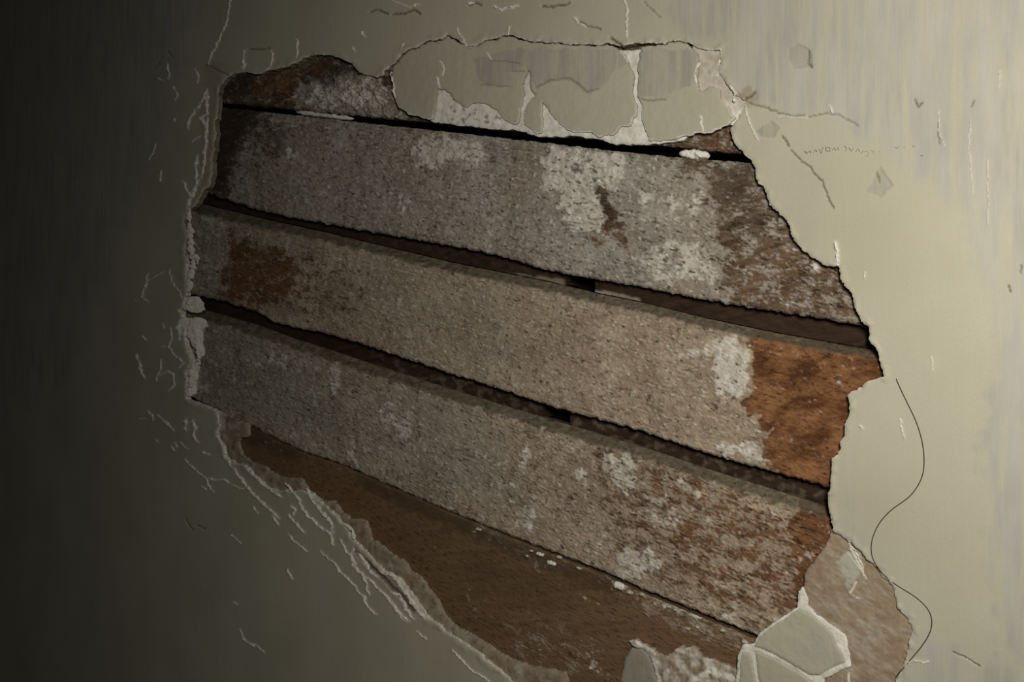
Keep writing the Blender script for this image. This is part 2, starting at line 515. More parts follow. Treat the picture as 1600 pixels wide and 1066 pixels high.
GREY_AREAS = [
    [(1045, -20), (1640, -20), (1640, 1090), (1560, 1000), (1530, 700), (1565, 520), (1500, 330), (1400, 250),
     (1340, 215), (1310, 185), (1240, 184), (1190, 165), (1160, 150), (1130, 110), (1130, 72), (1060, 55)],
    [(-60, -60), (330, -60), (250, 200), (170, 420), (100, 600), (-60, 700)],
    [(1410, 1000), (1440, 985), (1500, 1015), (1590, 1040), (1600, 1090), (1400, 1090), (1420, 1030)],
    [(1310, 830), (1330, 790), (1345, 850), (1345, 875)],
]
GREY_HARD = [
    [(1232, 75), (1248, 68), (1266, 78), (1269, 104), (1240, 106), (1233, 92)],
    [(1181, 205), (1203, 188), (1217, 200), (1209, 214), (1187, 213)],
    [(1352, 300), (1375, 260), (1395, 290), (1375, 308)],
]
PALE_CRACKS = [
    ([(360, -10), (358, 20), (350, 45), (340, 65), (330, 85), (325, 100)], 1.1),
    ([(383, 78), (381, 95), (380, 108)], 1.3), ([(423, 78), (427, 95), (424, 104), (413, 112)], 1.3),
    ([(262, 100), (266, 115), (264, 125)], 1.2), ([(247, 122), (256, 127)], 1.2), ([(270, 135), (278, 150), (275, 158)], 1.0),
    ([(303, 105), (308, 118), (307, 130)], 1.0), ([(322, 140), (315, 160), (303, 172), (298, 190), (296, 202)], 1.5),
    ([(322, 145), (322, 178), (314, 186), (320, 200), (325, 215), (318, 240)], 1.9), ([(298, 224), (305, 215), (315, 212)], 0.9),
    ([(308, 243), (306, 265), (309, 288), (300, 303), (294, 325)], 1.9), ([(285, 282), (292, 298), (297, 308)], 1.6),
    ([(243, 225), (240, 240), (234, 250)], 0.8), ([(252, 267), (252, 283)], 1.2), ([(275, 187), (273, 190)], 1.4),
    ([(230, 425), (231, 437), (226, 450), (224, 466), (232, 472)], 1.4), ([(231, 437), (245, 432), (258, 425)], 0.7),
    ([(266, 420), (268, 440), (280, 455), (285, 465)], 0.7), ([(211, 470), (214, 472)], 1.2),
    ([(215, 552), (221, 573), (227, 592)], 1.5), ([(252, 562), (252, 578), (245, 597)], 1.2),
    ([(252, 587), (262, 580), (270, 585), (273, 600), (265, 610)], 1.4), ([(255, 503), (256, 512)], 1.3),
    ([(266, 512), (271, 530), (266, 545), (278, 557), (290, 567)], 1.1), ([(278, 576), (290, 567)], 0.9),
    ([(252, 543), (258, 541)], 1.0), ([(222, 525), (230, 531)], 1.0),
    ([(217, 655), (228, 653)], 0.7), ([(232, 642), (238, 650), (239, 657)], 1.5), ([(247, 650), (258, 660), (271, 673)], 1.3),
    ([(291, 655), (293, 673)], 2.4), ([(303, 655), (306, 672), (303, 684), (310, 692)], 1.9), ([(317, 705), (327, 712)], 1.5),
    ([(283, 690), (295, 702)], 0.7), ([(267, 697), (274, 704)], 1.4), ([(246, 688), (250, 692)], 0.9), ([(274, 692), (278, 698)], 1.4),
    ([(290, 718), (308, 735), (320, 747), (325, 758), (335, 768)], 1.1),
    ([(320, 748), (335, 750), (350, 749), (358, 756)], 1.4), ([(362, 758), (378, 764)], 0.8),
    ([(337, 680), (349, 700), (353, 716), (362, 732), (378, 750), (392, 770), (408, 786), (425, 800), (436, 812)], 2.0),
    ([(384, 728), (396, 742), (412, 757), (430, 768), (442, 778)], 1.7),
    ([(446, 755), (458, 768), (468, 782), (474, 795), (480, 806), (500, 824), (518, 838), (522, 852)], 1.8),
    ([(480, 764), (490, 782), (500, 795), (512, 808), (520, 822), (522, 835)], 2.1), ([(455, 792), (462, 798), (458, 806)], 1.6),
    ([(540, 820), (550, 828), (556, 843)], 2.2),
    ([(532, 843), (540, 858), (552, 876), (560, 892), (575, 905), (590, 918), (606, 935), (622, 955), (636, 972)], 1.5),
    ([(553, 858), (565, 873), (578, 890), (590, 902)], 2.0), ([(553, 858), (549, 868), (553, 885)], 1.8),
    ([(595, 893), (612, 896), (625, 912), (640, 932), (655, 954), (664, 966)], 2.6),
    ([(500, 860), (520, 878), (535, 895), (546, 906), (556, 920), (568, 932), (576, 948), (588, 960)], 1.4),
    ([(555, 886), (567, 897), (574, 912), (576, 930)], 1.5), ([(600, 928), (615, 944), (622, 955), (640, 970)], 1.6),
    ([(450, 805), (463, 818), (478, 833)], 1.4), ([(448, 835), (458, 845), (480, 862)], 1.1), ([(448, 890), (457, 905)], 1.0),
    ([(610, 925), (628, 940), (640, 960)], 1.2), ([(625, 935), (632, 948), (648, 968)], 1.4),
    ([(374, 983), (386, 1002), (400, 1008), (414, 1020)], 0.9), ([(425, 808), (436, 820)], 1.3), ([(395, 792), (404, 802)], 0.9),
    ([(360, 835), (368, 842), (375, 850)], 0.8), ([(315, 760), (322, 766)], 1.1),
    ([(380, 998), (398, 1010)], 1.3), ([(365, 940), (372, 945)], 0.8),
    ([(705, 1015), (735, 1045), (770, 1070)], 1.0), ([(650, 985), (668, 1000)], 0.7),
    ([(612, 0), (636, 12), (655, 6)], 1.0), ([(770, 10), (783, 16), (792, 13), (800, 11), (811, 9)], 1.6), ([(730, 8), (742, 4)], 1.5),
    ([(568, 50), (566, 57), (572, 58)], 1.2), ([(460, 60), (465, 66), (463, 90)], 1.2), ([(552, 75), (554, 80)], 1.5),
    ([(714, 43), (723, 58), (729, 74)], 0.9), ([(630, 68), (626, 80)], 1.1), ([(795, 40), (797, 56)], 0.9),
    ([(977, -5), (980, 25), (981, 60)], 0.9), ([(895, 25), (903, 37), (915, 42)], 1.2), ([(605, 120), (595, 130), (585, 135)], 1.2),
    ([(1124, 80), (1126, 100), (1122, 120)], 1.8), ([(1140, 135), (1150, 145), (1148, 160)], 1.6),
    ([(1163, 165), (1172, 190), (1184, 220)], 0.9), ([(1215, 183), (1240, 182), (1260, 183)], 0.8), ([(1296, 165), (1300, 177)], 1.2),
    ([(1305, 378), (1307, 398), (1307, 414)], 2.4), ([(1352, 425), (1352, 437)], 1.0),
    ([(1325, 847), (1335, 860), (1345, 880), (1352, 903)], 1.2), ([(1406, 655), (1413, 685)], 0.9), ([(1343, 665), (1347, 672)], 1.3),
    ([(1456, 560), (1457, 580)], 0.7), ([(1468, 170), (1466, 195), (1475, 230)], 0.4), ([(1543, 250), (1544, 300), (1543, 350)], 0.35),
    ([(1516, 185), (1514, 225), (1520, 300)], 0.4), ([(1562, 110), (1561, 135)], 0.4), ([(1418, 1035), (1430, 1033), (1450, 1035)], 0.9),
]
DARK_CRACKS = [
    ([(388, 76), (405, 76), (420, 74)], 0.8), ([(320, 100), (345, 112), (358, 118)], 0.8),
    ([(578, 19), (590, 16), (605, 21)], 1.4), ([(612, 22), (632, 21), (645, 15), (656, 22)], 1.6), ([(732, 9), (743, 4), (752, 8)], 1.6),
    ([(845, 8), (862, 9), (880, 8), (888, 4)], 1.6), ([(905, 33), (915, 40), (930, 42), (938, 45)], 1.2),
    ([(262, 78), (270, 90)], 0.7), ([(1005, 2), (1018, 15), (1030, 27)], 0.8), ([(955, 58), (968, 70), (975, 75)], 2.0),
    ([(1168, 160), (1190, 167), (1212, 173)], 1.1), ([(1212, 176), (1235, 180), (1255, 179)], 0.9),
    ([(1262, 182), (1290, 176), (1306, 179), (1328, 190), (1340, 197)], 0.8),
    ([(1220, 212), (1233, 228)], 1.4), ([(1236, 235), (1250, 250)], 1.0), ([(1250, 251), (1265, 262), (1285, 285)], 1.2),
    ([(1285, 287), (1291, 305), (1297, 320), (1303, 326)], 1.3), ([(1264, 80), (1262, 100), (1268, 106)], 1.2),
    ([(1430, 155), (1434, 165), (1441, 160)], 1.2), ([(1521, 156), (1517, 165)], 1.0), ([(1465, 190), (1468, 225)], 0.7),
    ([(1163, 158), (1172, 150), (1180, 145)], 2.0), ([(1150, 160), (1158, 165)], 2.0), ([(1576, 445), (1578, 458)], 1.2),
    ([(1596, 415), (1596, 428)], 1.2), ([(1370, 270), (1374, 284)], 1.1), ([(1400, 1060), (1410, 1040), (1418, 1012)], 0.6),
    ([(290, 495), (288, 512), (291, 530)], 1.2), ([(305, 820), (320, 826)], 0.7), ([(290, 810), (300, 828)], 0.7),
    ([(560, 868), (580, 885), (600, 905), (620, 925), (645, 955)], 3.4), ([(555, 862), (566, 872), (578, 888)], 2.6),
    ([(1489, 1020), (1510, 1028), (1530, 1042)], 0.8), ([(240, 105), (250, 98)], 0.6),
]

# ------------------------------------------------------------------ wall (setting)
wall = None


def wall_h(x, y, d, P):
    X, Z = P[:, 0], P[:, 2]
    h = 0.0014*fbm(X*7, Z*5, 2, 3)+0.00005*fbm(X*120, Z*18, 3, 8)
    pc = line_dist(x, y, PALE_CRACKS, 4.0)
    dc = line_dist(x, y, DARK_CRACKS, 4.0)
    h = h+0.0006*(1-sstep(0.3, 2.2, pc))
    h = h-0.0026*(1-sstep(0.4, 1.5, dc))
    for g in GREY_HARD:
        h = h-0.0012*region(x, y, g, 1.5, 1.5)
    # flakes stand a little proud beside the hole
    h = h+0.0014*(1-sstep(1, 13.5, d))*sstep(-0.15, 0.5, perlin(x/17, y/17, 5))
    return h


def wall_m(x, y, d, P):
    pc = line_dist(x, y, PALE_CRACKS, 4.0)
    dc = line_dist(x, y, DARK_CRACKS, 4.0)
    w = 0.5*(1-sstep(0.75, 1.9, pc+0.5*perlin(x/4, y/4, 91)))
    w = np.maximum(w, (1-sstep(0.0, 2.4, d+1.5*perlin(x/6, y/6, 12)))*0.65)
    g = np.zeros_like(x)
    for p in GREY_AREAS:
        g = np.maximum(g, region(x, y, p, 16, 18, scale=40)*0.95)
    for p in GREY_HARD:
        g = np.maximum(g, region(x, y, p, 1.5, 1.5)*1.0)
    b = (1-sstep(0.5, 1.25, dc+0.5*perlin(x/3, y/3, 33)))*0.75  # depth shade of the dark cracks painted into the mask
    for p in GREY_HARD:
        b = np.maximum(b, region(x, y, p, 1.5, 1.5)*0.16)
    t = np.zeros_like(x)
    t = np.maximum(t, region(x, y, [(1150, 140), (1172, 138), (1184, 150), (1178, 165), (1158, 168)], 4, 6)*0.6)
    t = np.maximum(t, 0.35*region(x, y, [(320, 95), (345, 100), (335, 200), (325, 300), (310, 250)], 8, 6))
    return M4(w, g, b, t)


def wall_skirt(T):
    # broken edge: pale on the lower left, brown at the top left and right
    X, Z = T[:, 0], T[:, 2]
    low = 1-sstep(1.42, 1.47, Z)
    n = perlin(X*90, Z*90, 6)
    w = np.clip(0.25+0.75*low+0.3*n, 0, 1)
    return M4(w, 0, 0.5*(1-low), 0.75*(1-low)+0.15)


fx = np.arange(-24, 1626, 1.7)
fy = np.arange(-24, 1092, 1.7)
xs = np.concatenate([[-820, -760, -680, -580, -480, -380, -300, -230, -170, -120, -80, -50], fx,
                     [1640, 1665, 1700, 1760, 1850, 1980, 2160, 2400]])
ys = np.concatenate([[-1100, -800, -560, -380, -250, -160, -100, -60], fy, [1110, 1140, 1190, 1260, 1360, 1500, 1700, 1950]])
hole = rough(HOLE, 2.4, 2.2, 3)
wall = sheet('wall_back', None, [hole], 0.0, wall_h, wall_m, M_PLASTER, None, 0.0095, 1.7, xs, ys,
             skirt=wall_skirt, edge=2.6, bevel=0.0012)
tag(wall, 'cream painted plaster wall broken open over sloping wooden boards', None, None, 'structure')

# ------------------------------------------------------------------ boards
LINES = {
    'g1t': [(200, 146), (343, 160), (550, 180), (700, 194), (860, 211), (950, 220), (1060, 230), (1145, 239), (1300, 255), (1450, 271)],
    'g1b': [(200, 152), (343, 167), (550, 190), (700, 206), (860, 224), (950, 235), (1060, 246), (1145, 252), (1300, 268), (1450, 284)],
    'g2t': [(200, 272), (320, 301), (400, 327), (450, 339), (500, 348), (600, 366), (700, 383), (790, 402), (850, 421), (895, 430),
            (1000, 448), (1090, 466), (1150, 477), (1200, 485), (1280, 497), (1350, 510), (1450, 528)],
    'g2b': [(200, 290), (325, 322), (400, 340), (500, 362), (600, 386), (700, 410), (850, 440), (930, 459), (1000, 473), (1100, 498),
            (1200, 519), (1300, 537), (1370, 549), (1450, 565)],
    'g3t': [(200, 432), (308, 462), (350, 471), (400, 487), (430, 504), (460, 512), (500, 519), (550, 533), (600, 549), (700, 583),
            (750, 598), (845, 630), (900, 646), (1000, 673), (1100, 707), (1150, 722), (1200, 735), (1295, 762), (1450, 808)],
    'g3b': [(200, 445), (310, 484), (350, 495), (400, 510), (450, 529), (500, 545), (600, 578), (700, 610), (800, 641), (890, 668),
            (1000, 701), (1100, 735), (1200, 767), (1295, 797), (1450, 846)],
    'g4t': [(200, 575), (345, 643), (390, 664), (440, 690), (480, 708), (530, 724), (600, 755), (700, 798), (800, 838), (880, 869),
            (950, 896), (1000, 919), (1050, 939), (1100, 960), (1180, 992), (1300, 1042), (1450, 1104)],
}


def ln(k, x):
    p = np.array(LINES[k], float)
    return np.interp(x, p[:, 0], p[:, 1])


def plank(name, topf, botf, x0, x1, depth, chamfer, hfun, mfun, mat, s=1.6, back=0.034, top_chamfer_m=0.010):
    x = np.arange(x0, x1, s)
    t, b = topf(x), botf(x)
    n = int(np.max(b-t)/s)
    v = np.linspace(0, 1, n)
    X, V = np.meshgrid(x, v)
    Y = t[None]*(1-V)+b[None]*V
    dt, db = (Y-t[None]), (b[None]-Y)
    P = unproject(X.ravel(), Y.ravel(), np.full(X.size, float(depth)))
    xf, yf, dtf, dbf = X.ravel(), Y.ravel(), dt.ravel(), db.ravel()
    h = hfun(xf, yf, dtf, dbf, P)
    if chamfer:
        h = h-top_chamfer_m*(1-sstep(0, chamfer, dtf))
    h = h-0.0016*(1-sstep(0, 3.2, np.minimum(dtf, dbf)))
    mask = mfun(xf, yf, dtf, dbf, P)
    P[:, 1] -= h
    Q = grid_faces(len(v), len(x))
    return finish(name, P, Q, mask, mat, wall, back, lambda T: np.tile([0.15, 0, 0.0, 0.45], (len(T), 1)), 0.0008)


CS, SN = math.cos(SLOPE), math.sin(SLOPE)


def uv(P):
    """metres along and across the boards"""
    X, Z = P[:, 0], P[:, 2]
    return X*CS-Z*SN, X*SN+Z*CS


def lime_relief(u, v, film, white, seed):
    n1 = fbm(u*55, v*70, 4, seed)
    wormy = ridged(u*170, v*260, 2, seed+3)
    return 0.0007*n1*(0.5+film)+0.00042*(wormy-0.6)*(0.4+film)+0.0011*white


def threshold(cover, n, soft=0.12):
    """crisp patches from a smooth cover 0..1 and a noise"""
    return sstep(-soft, soft, cover-0.5+n)


def make_board(name, topk, botk, x0, x1, spec, mat, chamfer, label=None, wob_t=1.0, wob_b=2.0, depth=0.0115):
    seed = spec['seed']
    topf = (lambda x: (ln(topk, x) if isinstance(topk, str) else topk(x))+wob_t*(fbm(x/14, x*0+seed, 3, seed)+0.35*perlin(x/3.2, x*0, seed+4)))
    botf = (lambda x: (ln(botk, x) if isinstance(botk, str) else botk(x))+wob_b*(fbm(x/12, x*0+seed+5, 3, seed+1)+0.4*perlin(x/3.0, x*0, seed+6)))
    cache = {}

    def comp(x, y, dt, db, P):
        if 'm' in cache:
            return cache['m']
        u, v = uv(P)
        film = np.full(x.shape, spec.get('film', 0.8))
        for p, val, soft in spec.get('film_areas', []):
            r = region(x, y, p, soft, 12, seed, 22)
            film = film*(1-r)+val*r
        nf = 0.34*fbm(u*42, v*90, 4, seed+11, 0.6)+0.26*fbm(u*170, v*330, 3, seed+14, 0.7)+0.10*ridged(u*120, v*300, 2, seed+12)-0.08
        f = threshold(film, nf, 0.16)
        white = np.full(x.shape, spec.get('white', 0.12))
        for p, val, soft in spec.get('white_areas', []):
            white = np.maximum(white, val*region(x, y, p, soft, 9, seed+2, 16))
        white = white+0.20*fbm(u*13, v*22, 3, seed+24)*(white < 0.5)
        nw = 0.30*fbm(u*62, v*80, 3, seed+21, 0.6)+0.16*fbm(u*230, v*330, 2, seed+22)
        w = threshold(white, nw, 0.17)*(0.72+0.28*sstep(-0.3, 0.3, fbm(u*120, v*120, 2, seed+23)))
        w = np.maximum(w, 0.55*sstep(0.42, 0.72, fbm(u*130, v*240, 3, seed+25, 0.7))*sstep(0.3, 0.9, film))
        rust = np.zeros(x.shape)
        for p, val, soft in spec.get('rust_areas', []):
            rust = np.maximum(rust, val*region(x, y, p, soft, 7, seed+3, 18))
        dark = np.zeros(x.shape)
        for p, val, soft in spec.get('dark_areas', []):
            dark = np.maximum(dark, val*region(x, y, p, soft, 8, seed+4, 14))
        # pits and cracks in the film, running with the grain
        pit = sstep(0.80, 1.05, -fbm(u*95, v*210, 4, seed+31, 0.7)+0.18*spec.get('pits', 0.0))
        dark = np.maximum(dark, pit*0.75)
        green = np.zeros(x.shape)
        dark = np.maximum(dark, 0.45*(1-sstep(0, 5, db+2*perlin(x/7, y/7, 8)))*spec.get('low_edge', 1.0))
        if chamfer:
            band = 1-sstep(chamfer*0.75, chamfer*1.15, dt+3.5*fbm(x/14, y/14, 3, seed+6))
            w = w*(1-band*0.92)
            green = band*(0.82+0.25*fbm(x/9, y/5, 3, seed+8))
        w = w*(1-pit)
        tint = np.zeros(x.shape)
        for p, val, soft in spec.get('tint_areas', []):
            tint = np.maximum(tint, val*region(x, y, p, soft, 14, seed+5, 26))
        # fine dark flecks that follow the saw marks
        fl = sstep(0.30, 0.62, fbm(u*75, v*330, 3, seed+33, 0.7))
        dark = np.maximum(dark, fl*(0.42*(1-f)+0.50*spec.get('flecks', 1.0)*sstep(-0.1, 0.4, fbm(u*14, v*20, 2, seed+34))))
        cache['m'] = (f, w, rust, dark, u, v, pit)
        cache['t'] = (tint, green)
        return cache['m']

    def hf(x, y, dt, db, P):
        f, w, r, d, u, v, pit = comp(x, y, dt, db, P)
        return lime_relief(u, v, f, w, seed)*spec.get('relief', 1.0)-0.0011*pit+0.0006*f+spec.get('wood_relief', 1.0)*(0.0003*fbm(u*20, v*300, 3, seed+40)+0.00035*ridged(u*95, v*240, 2, seed+41))*(1-f)

    def mf(x, y, dt, db, P):
        f, w, r, d, u, v, pit = comp(x, y, dt, db, P)
        tn_, gr_ = cache['t']
        return np.hstack([M4(f, w, r, d), M4(tn_, gr_, 0, 0)])
    ob = plank(name, topf, botf, x0, x1, depth, chamfer, hf, mf, mat)
    if label:
        ob['label'] = label
    return ob


# uppermost board, hardly uncovered
make_board('plank', lambda x: 40+0*x+0.02*x, 'g1t', 300, 1190, dict(
    seed=101, film=0.30, white=0.0, relief=3.0,
    film_areas=[([(470, 130), (560, 110), (640, 160), (650, 200), (480, 185), (455, 150)], 0.9, 8),
                ([(1040, 190), (1160, 190), (1160, 250), (1040, 250)], 0.35, 8)],
    white_areas=[([(480, 145), (530, 120), (560, 130), (610, 150), (600, 165), (520, 172), (480, 165)], 0.58, 6),
                 ([(560, 115), (600, 115), (600, 140), (565, 140)], 0.5, 5)],
    rust_areas=[([(400, 100), (470, 100), (470, 160), (400, 160)], 0.5, 12), ([(490, 95), (520, 95), (520, 130), (490, 130)], 0.6, 8),
                ([(580, 150), (625, 150), (625, 180), (580, 170)], 0.5, 6), ([(1080, 200), (1150, 200), (1150, 240), (1090, 240)], 0.5, 8)],
    dark_areas=[([(340, 110), (400, 110), (390, 150), (345, 158)], 0.45, 12), ([(500, 95), (545, 95), (560, 110), (520, 140), (480, 130)], 0.6, 8)],
    pits=0.6), M_BOARD_GREY, 0, 'dark brown board almost hidden under plaster above the top gap', depth=0.0095)

make_board('plank', 'g1b', 'g2t', 290, 1440, dict(
    seed=201, film=0.90, white=0.12,
    film_areas=[([(300, 150), (380, 150), (400, 200), (370, 240), (350, 320), (300, 320)], 0.22, 10),
                ([(380, 170), (440, 170), (430, 250), (400, 270)], 0.5, 10),
                ([(1050, 235), (1120, 245), (1140, 290), (1060, 275)], 0.40, 14),
                ([(1105, 290), (1170, 240), (1400, 400), (1450, 560), (1280, 520), (1140, 480), (1125, 420)], 0.38, 14),
                ([(1190, 430), (1260, 430), (1400, 520), (1250, 500)], 0.48, 10),
                ([(925, 285), (940, 285), (968, 340), (985, 380), (960, 380), (930, 320)], 0.15, 4),
                ([(910, 360), (960, 355), (980, 385), (910, 385)], 0.6, 8)],
    white_areas=[([(642, 222), (690, 210), (750, 222), (765, 245), (745, 262), (700, 250), (680, 268), (648, 262)], 0.66, 7),
                 ([(858, 232), (975, 240), (978, 272), (955, 300), (930, 285), (945, 345), (935, 362), (890, 355), (872, 330), (880, 300), (850, 300), (845, 265)], 0.80, 5),
                 ([(1060, 370), (1085, 365), (1130, 420), (1110, 450), (1020, 440), (990, 400)], 0.55, 12),
                 ([(445, 230), (465, 230), (465, 262), (445, 262)], 0.56, 6), ([(620, 305), (638, 305), (640, 335), (622, 335)], 0.55, 5),
                 ([(420, 175), (500, 180), (500, 200), (430, 195)], 0.42, 8), ([(1000, 300), (1100, 300), (1100, 380), (1000, 380)], 0.38, 14)],
    rust_areas=[([(905, 355), (975, 350), (990, 400), (900, 400)], 0.3, 10), ([(1130, 380), (1300, 400), (1360, 500), (1150, 470)], 0.28, 20)],
    dark_areas=[([(335, 165), (410, 168), (400, 195), (375, 215), (360, 260), (350, 305), (325, 300)], 0.70, 10),
                ([(430, 200), (450, 200), (445, 240), (425, 240)], 0.5, 6),
                ([(895, 258), (915, 262), (912, 275), (893, 270)], 0.7, 3), ([(927, 292), (938, 295), (962, 335), (950, 342)], 0.55, 3),
                ([(1120, 240), (1180, 250), (1180, 330), (1120, 300)], 0.35, 14)],
    pits=0.85), M_BOARD_GREY, 0, 'grey limed board with chalky white patches below the top gap', 1.2, 2.4)

make_board('plank', 'g2b', 'g3t', 270, 1440, dict(
    seed=301, film=0.90, white=0.08, flecks=0.6, tint_areas=[([(290, 320), (352, 335), (345, 460), (290, 470)], 0.9, 10), ([(520, 400), (800, 450), (820, 600), (640, 540), (540, 480)], 0.35, 40)],
    film_areas=[([(360, 365), (470, 400), (470, 470), (400, 480), (345, 470)], 0.30, 16),
                ([(470, 400), (560, 420), (560, 500), (450, 500)], 0.62, 16),
                ([(1172, 520), (1178, 600), (1165, 640), (1200, 672), (1195, 740), (1400, 800), (1420, 540)], 0.06, 4)],
    white_areas=[([(1120, 530), (1150, 522), (1170, 545), (1172, 600), (1160, 618), (1118, 622), (1112, 560)], 0.80, 5),
                 ([(1050, 530), (1120, 530), (1120, 560), (1050, 560)], 0.45, 8), ([(1120, 690), (1190, 690), (1190, 720), (1130, 715)], 0.58, 5),
                 ([(300, 330), (360, 345), (345, 440), (300, 450)], 0.36, 10), ([(555, 370), (640, 400), (560, 400)], 0.3, 6)],
    rust_areas=[([(1170, 520), (1178, 600), (1165, 640), (1200, 672), (1195, 740), (1400, 800), (1420, 540)], 1.0, 3),
                ([(355, 365), (470, 400), (500, 500), (400, 490), (345, 460)], 0.55, 20)],
    dark_areas=[([(400, 450), (470, 470), (470, 500), (400, 490)], 0.30, 12)],
    pits=0.2), M_BOARD_PINK, 15, 'pinkish beige board, rust red at its right end', 0.5, 2.2)

make_board('plank', 'g3b', 'g4t', 270, 1440, dict(
    seed=401, film=0.90, white=0.20, tint_areas=[([(270, 470), (480, 540), (760, 640), (820, 800), (560, 730), (290, 640)], 0.75, 40)],
    film_areas=[([(920, 690), (1200, 770), (1260, 860), (1250, 960), (1180, 990), (960, 880), (930, 780)], 0.60, 24),
                ([(1000, 730), (1240, 800), (1240, 960), (1130, 960), (1040, 860)], 0.53, 18),
                ([(1240, 780), (1320, 800), (1310, 900), (1250, 950), (1235, 870)], 0.12, 6)],
    white_areas=[([(940, 700), (990, 720), (995, 765), (975, 775), (945, 740)], 0.62, 5), ([(815, 690), (832, 690), (825, 735), (810, 735)], 0.6, 4),
                 ([(900, 730), (925, 735), (920, 765), (905, 765)], 0.62, 4), ([(520, 570), (535, 570), (525, 620), (512, 620)], 0.56, 4),
                 ([(800, 780), (850, 790), (840, 835), (800, 825)], 0.52, 7), ([(960, 860), (1010, 850), (1040, 890), (1000, 910), (960, 895)], 0.62, 7),
                 ([(570, 620), (640, 640), (640, 690), (580, 660)], 0.46, 10), ([(420, 540), (480, 560), (470, 590), (420, 570)], 0.48, 6),
                 ([(1000, 790), (1050, 800), (1060, 830), (1010, 820)], 0.5, 6), ([(1130, 955), (1155, 958), (1152, 972), (1130, 968)], 0.7, 4),
                 ([(540, 700), (560, 705), (560, 735), (545, 725)], 0.6, 4), ([(290, 540), (340, 560), (330, 620), (290, 620)], 0.40, 8)],
    rust_areas=[([(1240, 770), (1330, 790), (1320, 900), (1255, 950), (1235, 870)], 0.85, 5),
                ([(1000, 730), (1240, 800), (1250, 960), (1130, 960), (1040, 860)], 0.55, 20)],
    pits=0.7), M_BOARD_PINK, 15, 'beige limed board speckled brown, third below the top gap', 0.5, 2.0)

make_board('plank', lambda x: ln('g4t', x)+2.0+5*sstep(650, 1080, x), lambda x: 1125+0*x, 320, 1330, dict(
    seed=501, film=0.0, white=-0.1, low_edge=0.0, wood_relief=0.25, flecks=0.3,
    film_areas=[([(790, 960), (920, 985), (960, 1066), (850, 1066), (780, 1010)], 0.36, 20),
                ([(930, 895), (1180, 990), (1180, 1030), (1060, 990), (940, 915)], 0.50, 8),
                ([(740, 815), (840, 855), (900, 880), (870, 900), (760, 850)], 0.44, 8)],
    white_areas=[([(735, 822), (760, 825), (758, 833), (738, 830)], 0.58, 3), ([(955, 905), (985, 912), (980, 925), (955, 918)], 0.66, 3),
                 ([(1015, 925), (1100, 955), (1095, 975), (1020, 945)], 0.5, 4), ([(915, 1025), (930, 1022), (935, 1045), (918, 1050)], 0.6, 4)],
    rust_areas=[([(380, 680), (600, 760), (700, 940), (560, 830)], 0.22, 30)],
    dark_areas=[([(370, 650), (470, 700), (460, 720), (375, 690)], 0.45, 10), ([(560, 738), (860, 865), (980, 915), (960, 935), (820, 875), (640, 800), (560, 760)], 0.50, 10),
                ([(880, 915), (900, 905), (935, 925), (900, 925)], 0.3, 8), ([(883, 1010), (887, 1010), (903, 1030), (898, 1030)], 0.7, 1.5),
                ([(720, 860), (900, 900), (880, 950), (740, 920)], 0.22, 25)],
    pits=-1.2), M_BOARD_BROWN, 0, 'smooth brown bare board at the bottom of the hole', 1.2, 0.0, depth=0.0110)


# ------------------------------------------------------------------ filler strips seen in the gaps, cavity behind
def strip(name, x0, x1, tk, bk, depth, mat, mask=None, over=6, back=0.060, label=None, amp=0.0012, trim=(0, 0)):
    s = 2.5
    x = np.arange(x0, x1+s, s)
    t = ln(tk, x)-over+trim[0]
    b = ln(bk, x)-2.4+trim[1]+0.8*perlin(x/9, x*0, 3)
    v = np.linspace(0, 1, 18)
    X, V = np.meshgrid(x, v)
    Y = t[None]*(1-V)+b[None]*V
    P = unproject(X.ravel(), Y.ravel(), np.full(X.size, float(depth)))
    u, w = uv(P)
    P[:, 1] -= amp*fbm(u*60, w*140, 4, int(x0))
    mk = np.zeros((len(P), 4))
    if mask:
        mk = mask(X.ravel(), Y.ravel())
    ob = finish(name, P, grid_faces(len(v), len(x)), mk, mat, wall, back, lambda T: np.zeros((len(T), 4)), 0.0)
    if label:
        ob['label'] = label
    return ob


M_STRIP2 = board_material('smeared_filler_wood', (0.026, 0.014, 0.008), (0.048, 0.028, 0.016), (0.075, 0.055, 0.035), (0.13, 0.10, 0.07))


def m_g2l(x, y):
    f = region(x, y, [(770, 425), (880, 436), (882, 448), (850, 444), (775, 432)], 2.5, 3)
    return M4(0.95*f+0.10*sstep(0, 0.5, perlin(x/9, y/9, 4)), 0.15*f, 0, 0)


def m_g2r(x, y):
    f = region(x, y, [(928, 452), (1000, 466), (1000, 471), (928, 460)], 2.0, 2)
    return M4(f, 0.3*f, 0, 0)


def m_g3(x, y):
    n = sstep(0.0, 0.5, fbm(x/14, y/14, 3, 8))
    return M4(0.6*n*sstep(560, 640, x), 0, 0, 0)


strip('filler_strip', 300, 884, 'g2t', 'g2b', 0.025, M_STRIP2, m_g2l)
strip('filler_strip', 930, 1430, 'g2t', 'g2b', 0.024, M_STRIP2, m_g2r)
strip('filler_strip', 290, 846, 'g3t', 'g3b', 0.026, M_STRIP2, m_g3)
strip('filler_strip', 891, 1430, 'g3t', 'g3b', 0.025, M_STRIP2, m_g3)
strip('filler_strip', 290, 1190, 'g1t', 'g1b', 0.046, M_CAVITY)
# a dark post crosses behind the boards where the strips stop
cv = unproject(np.array([200, 1480]), np.array([20, 1125]), np.array([0.075, 0.075]))


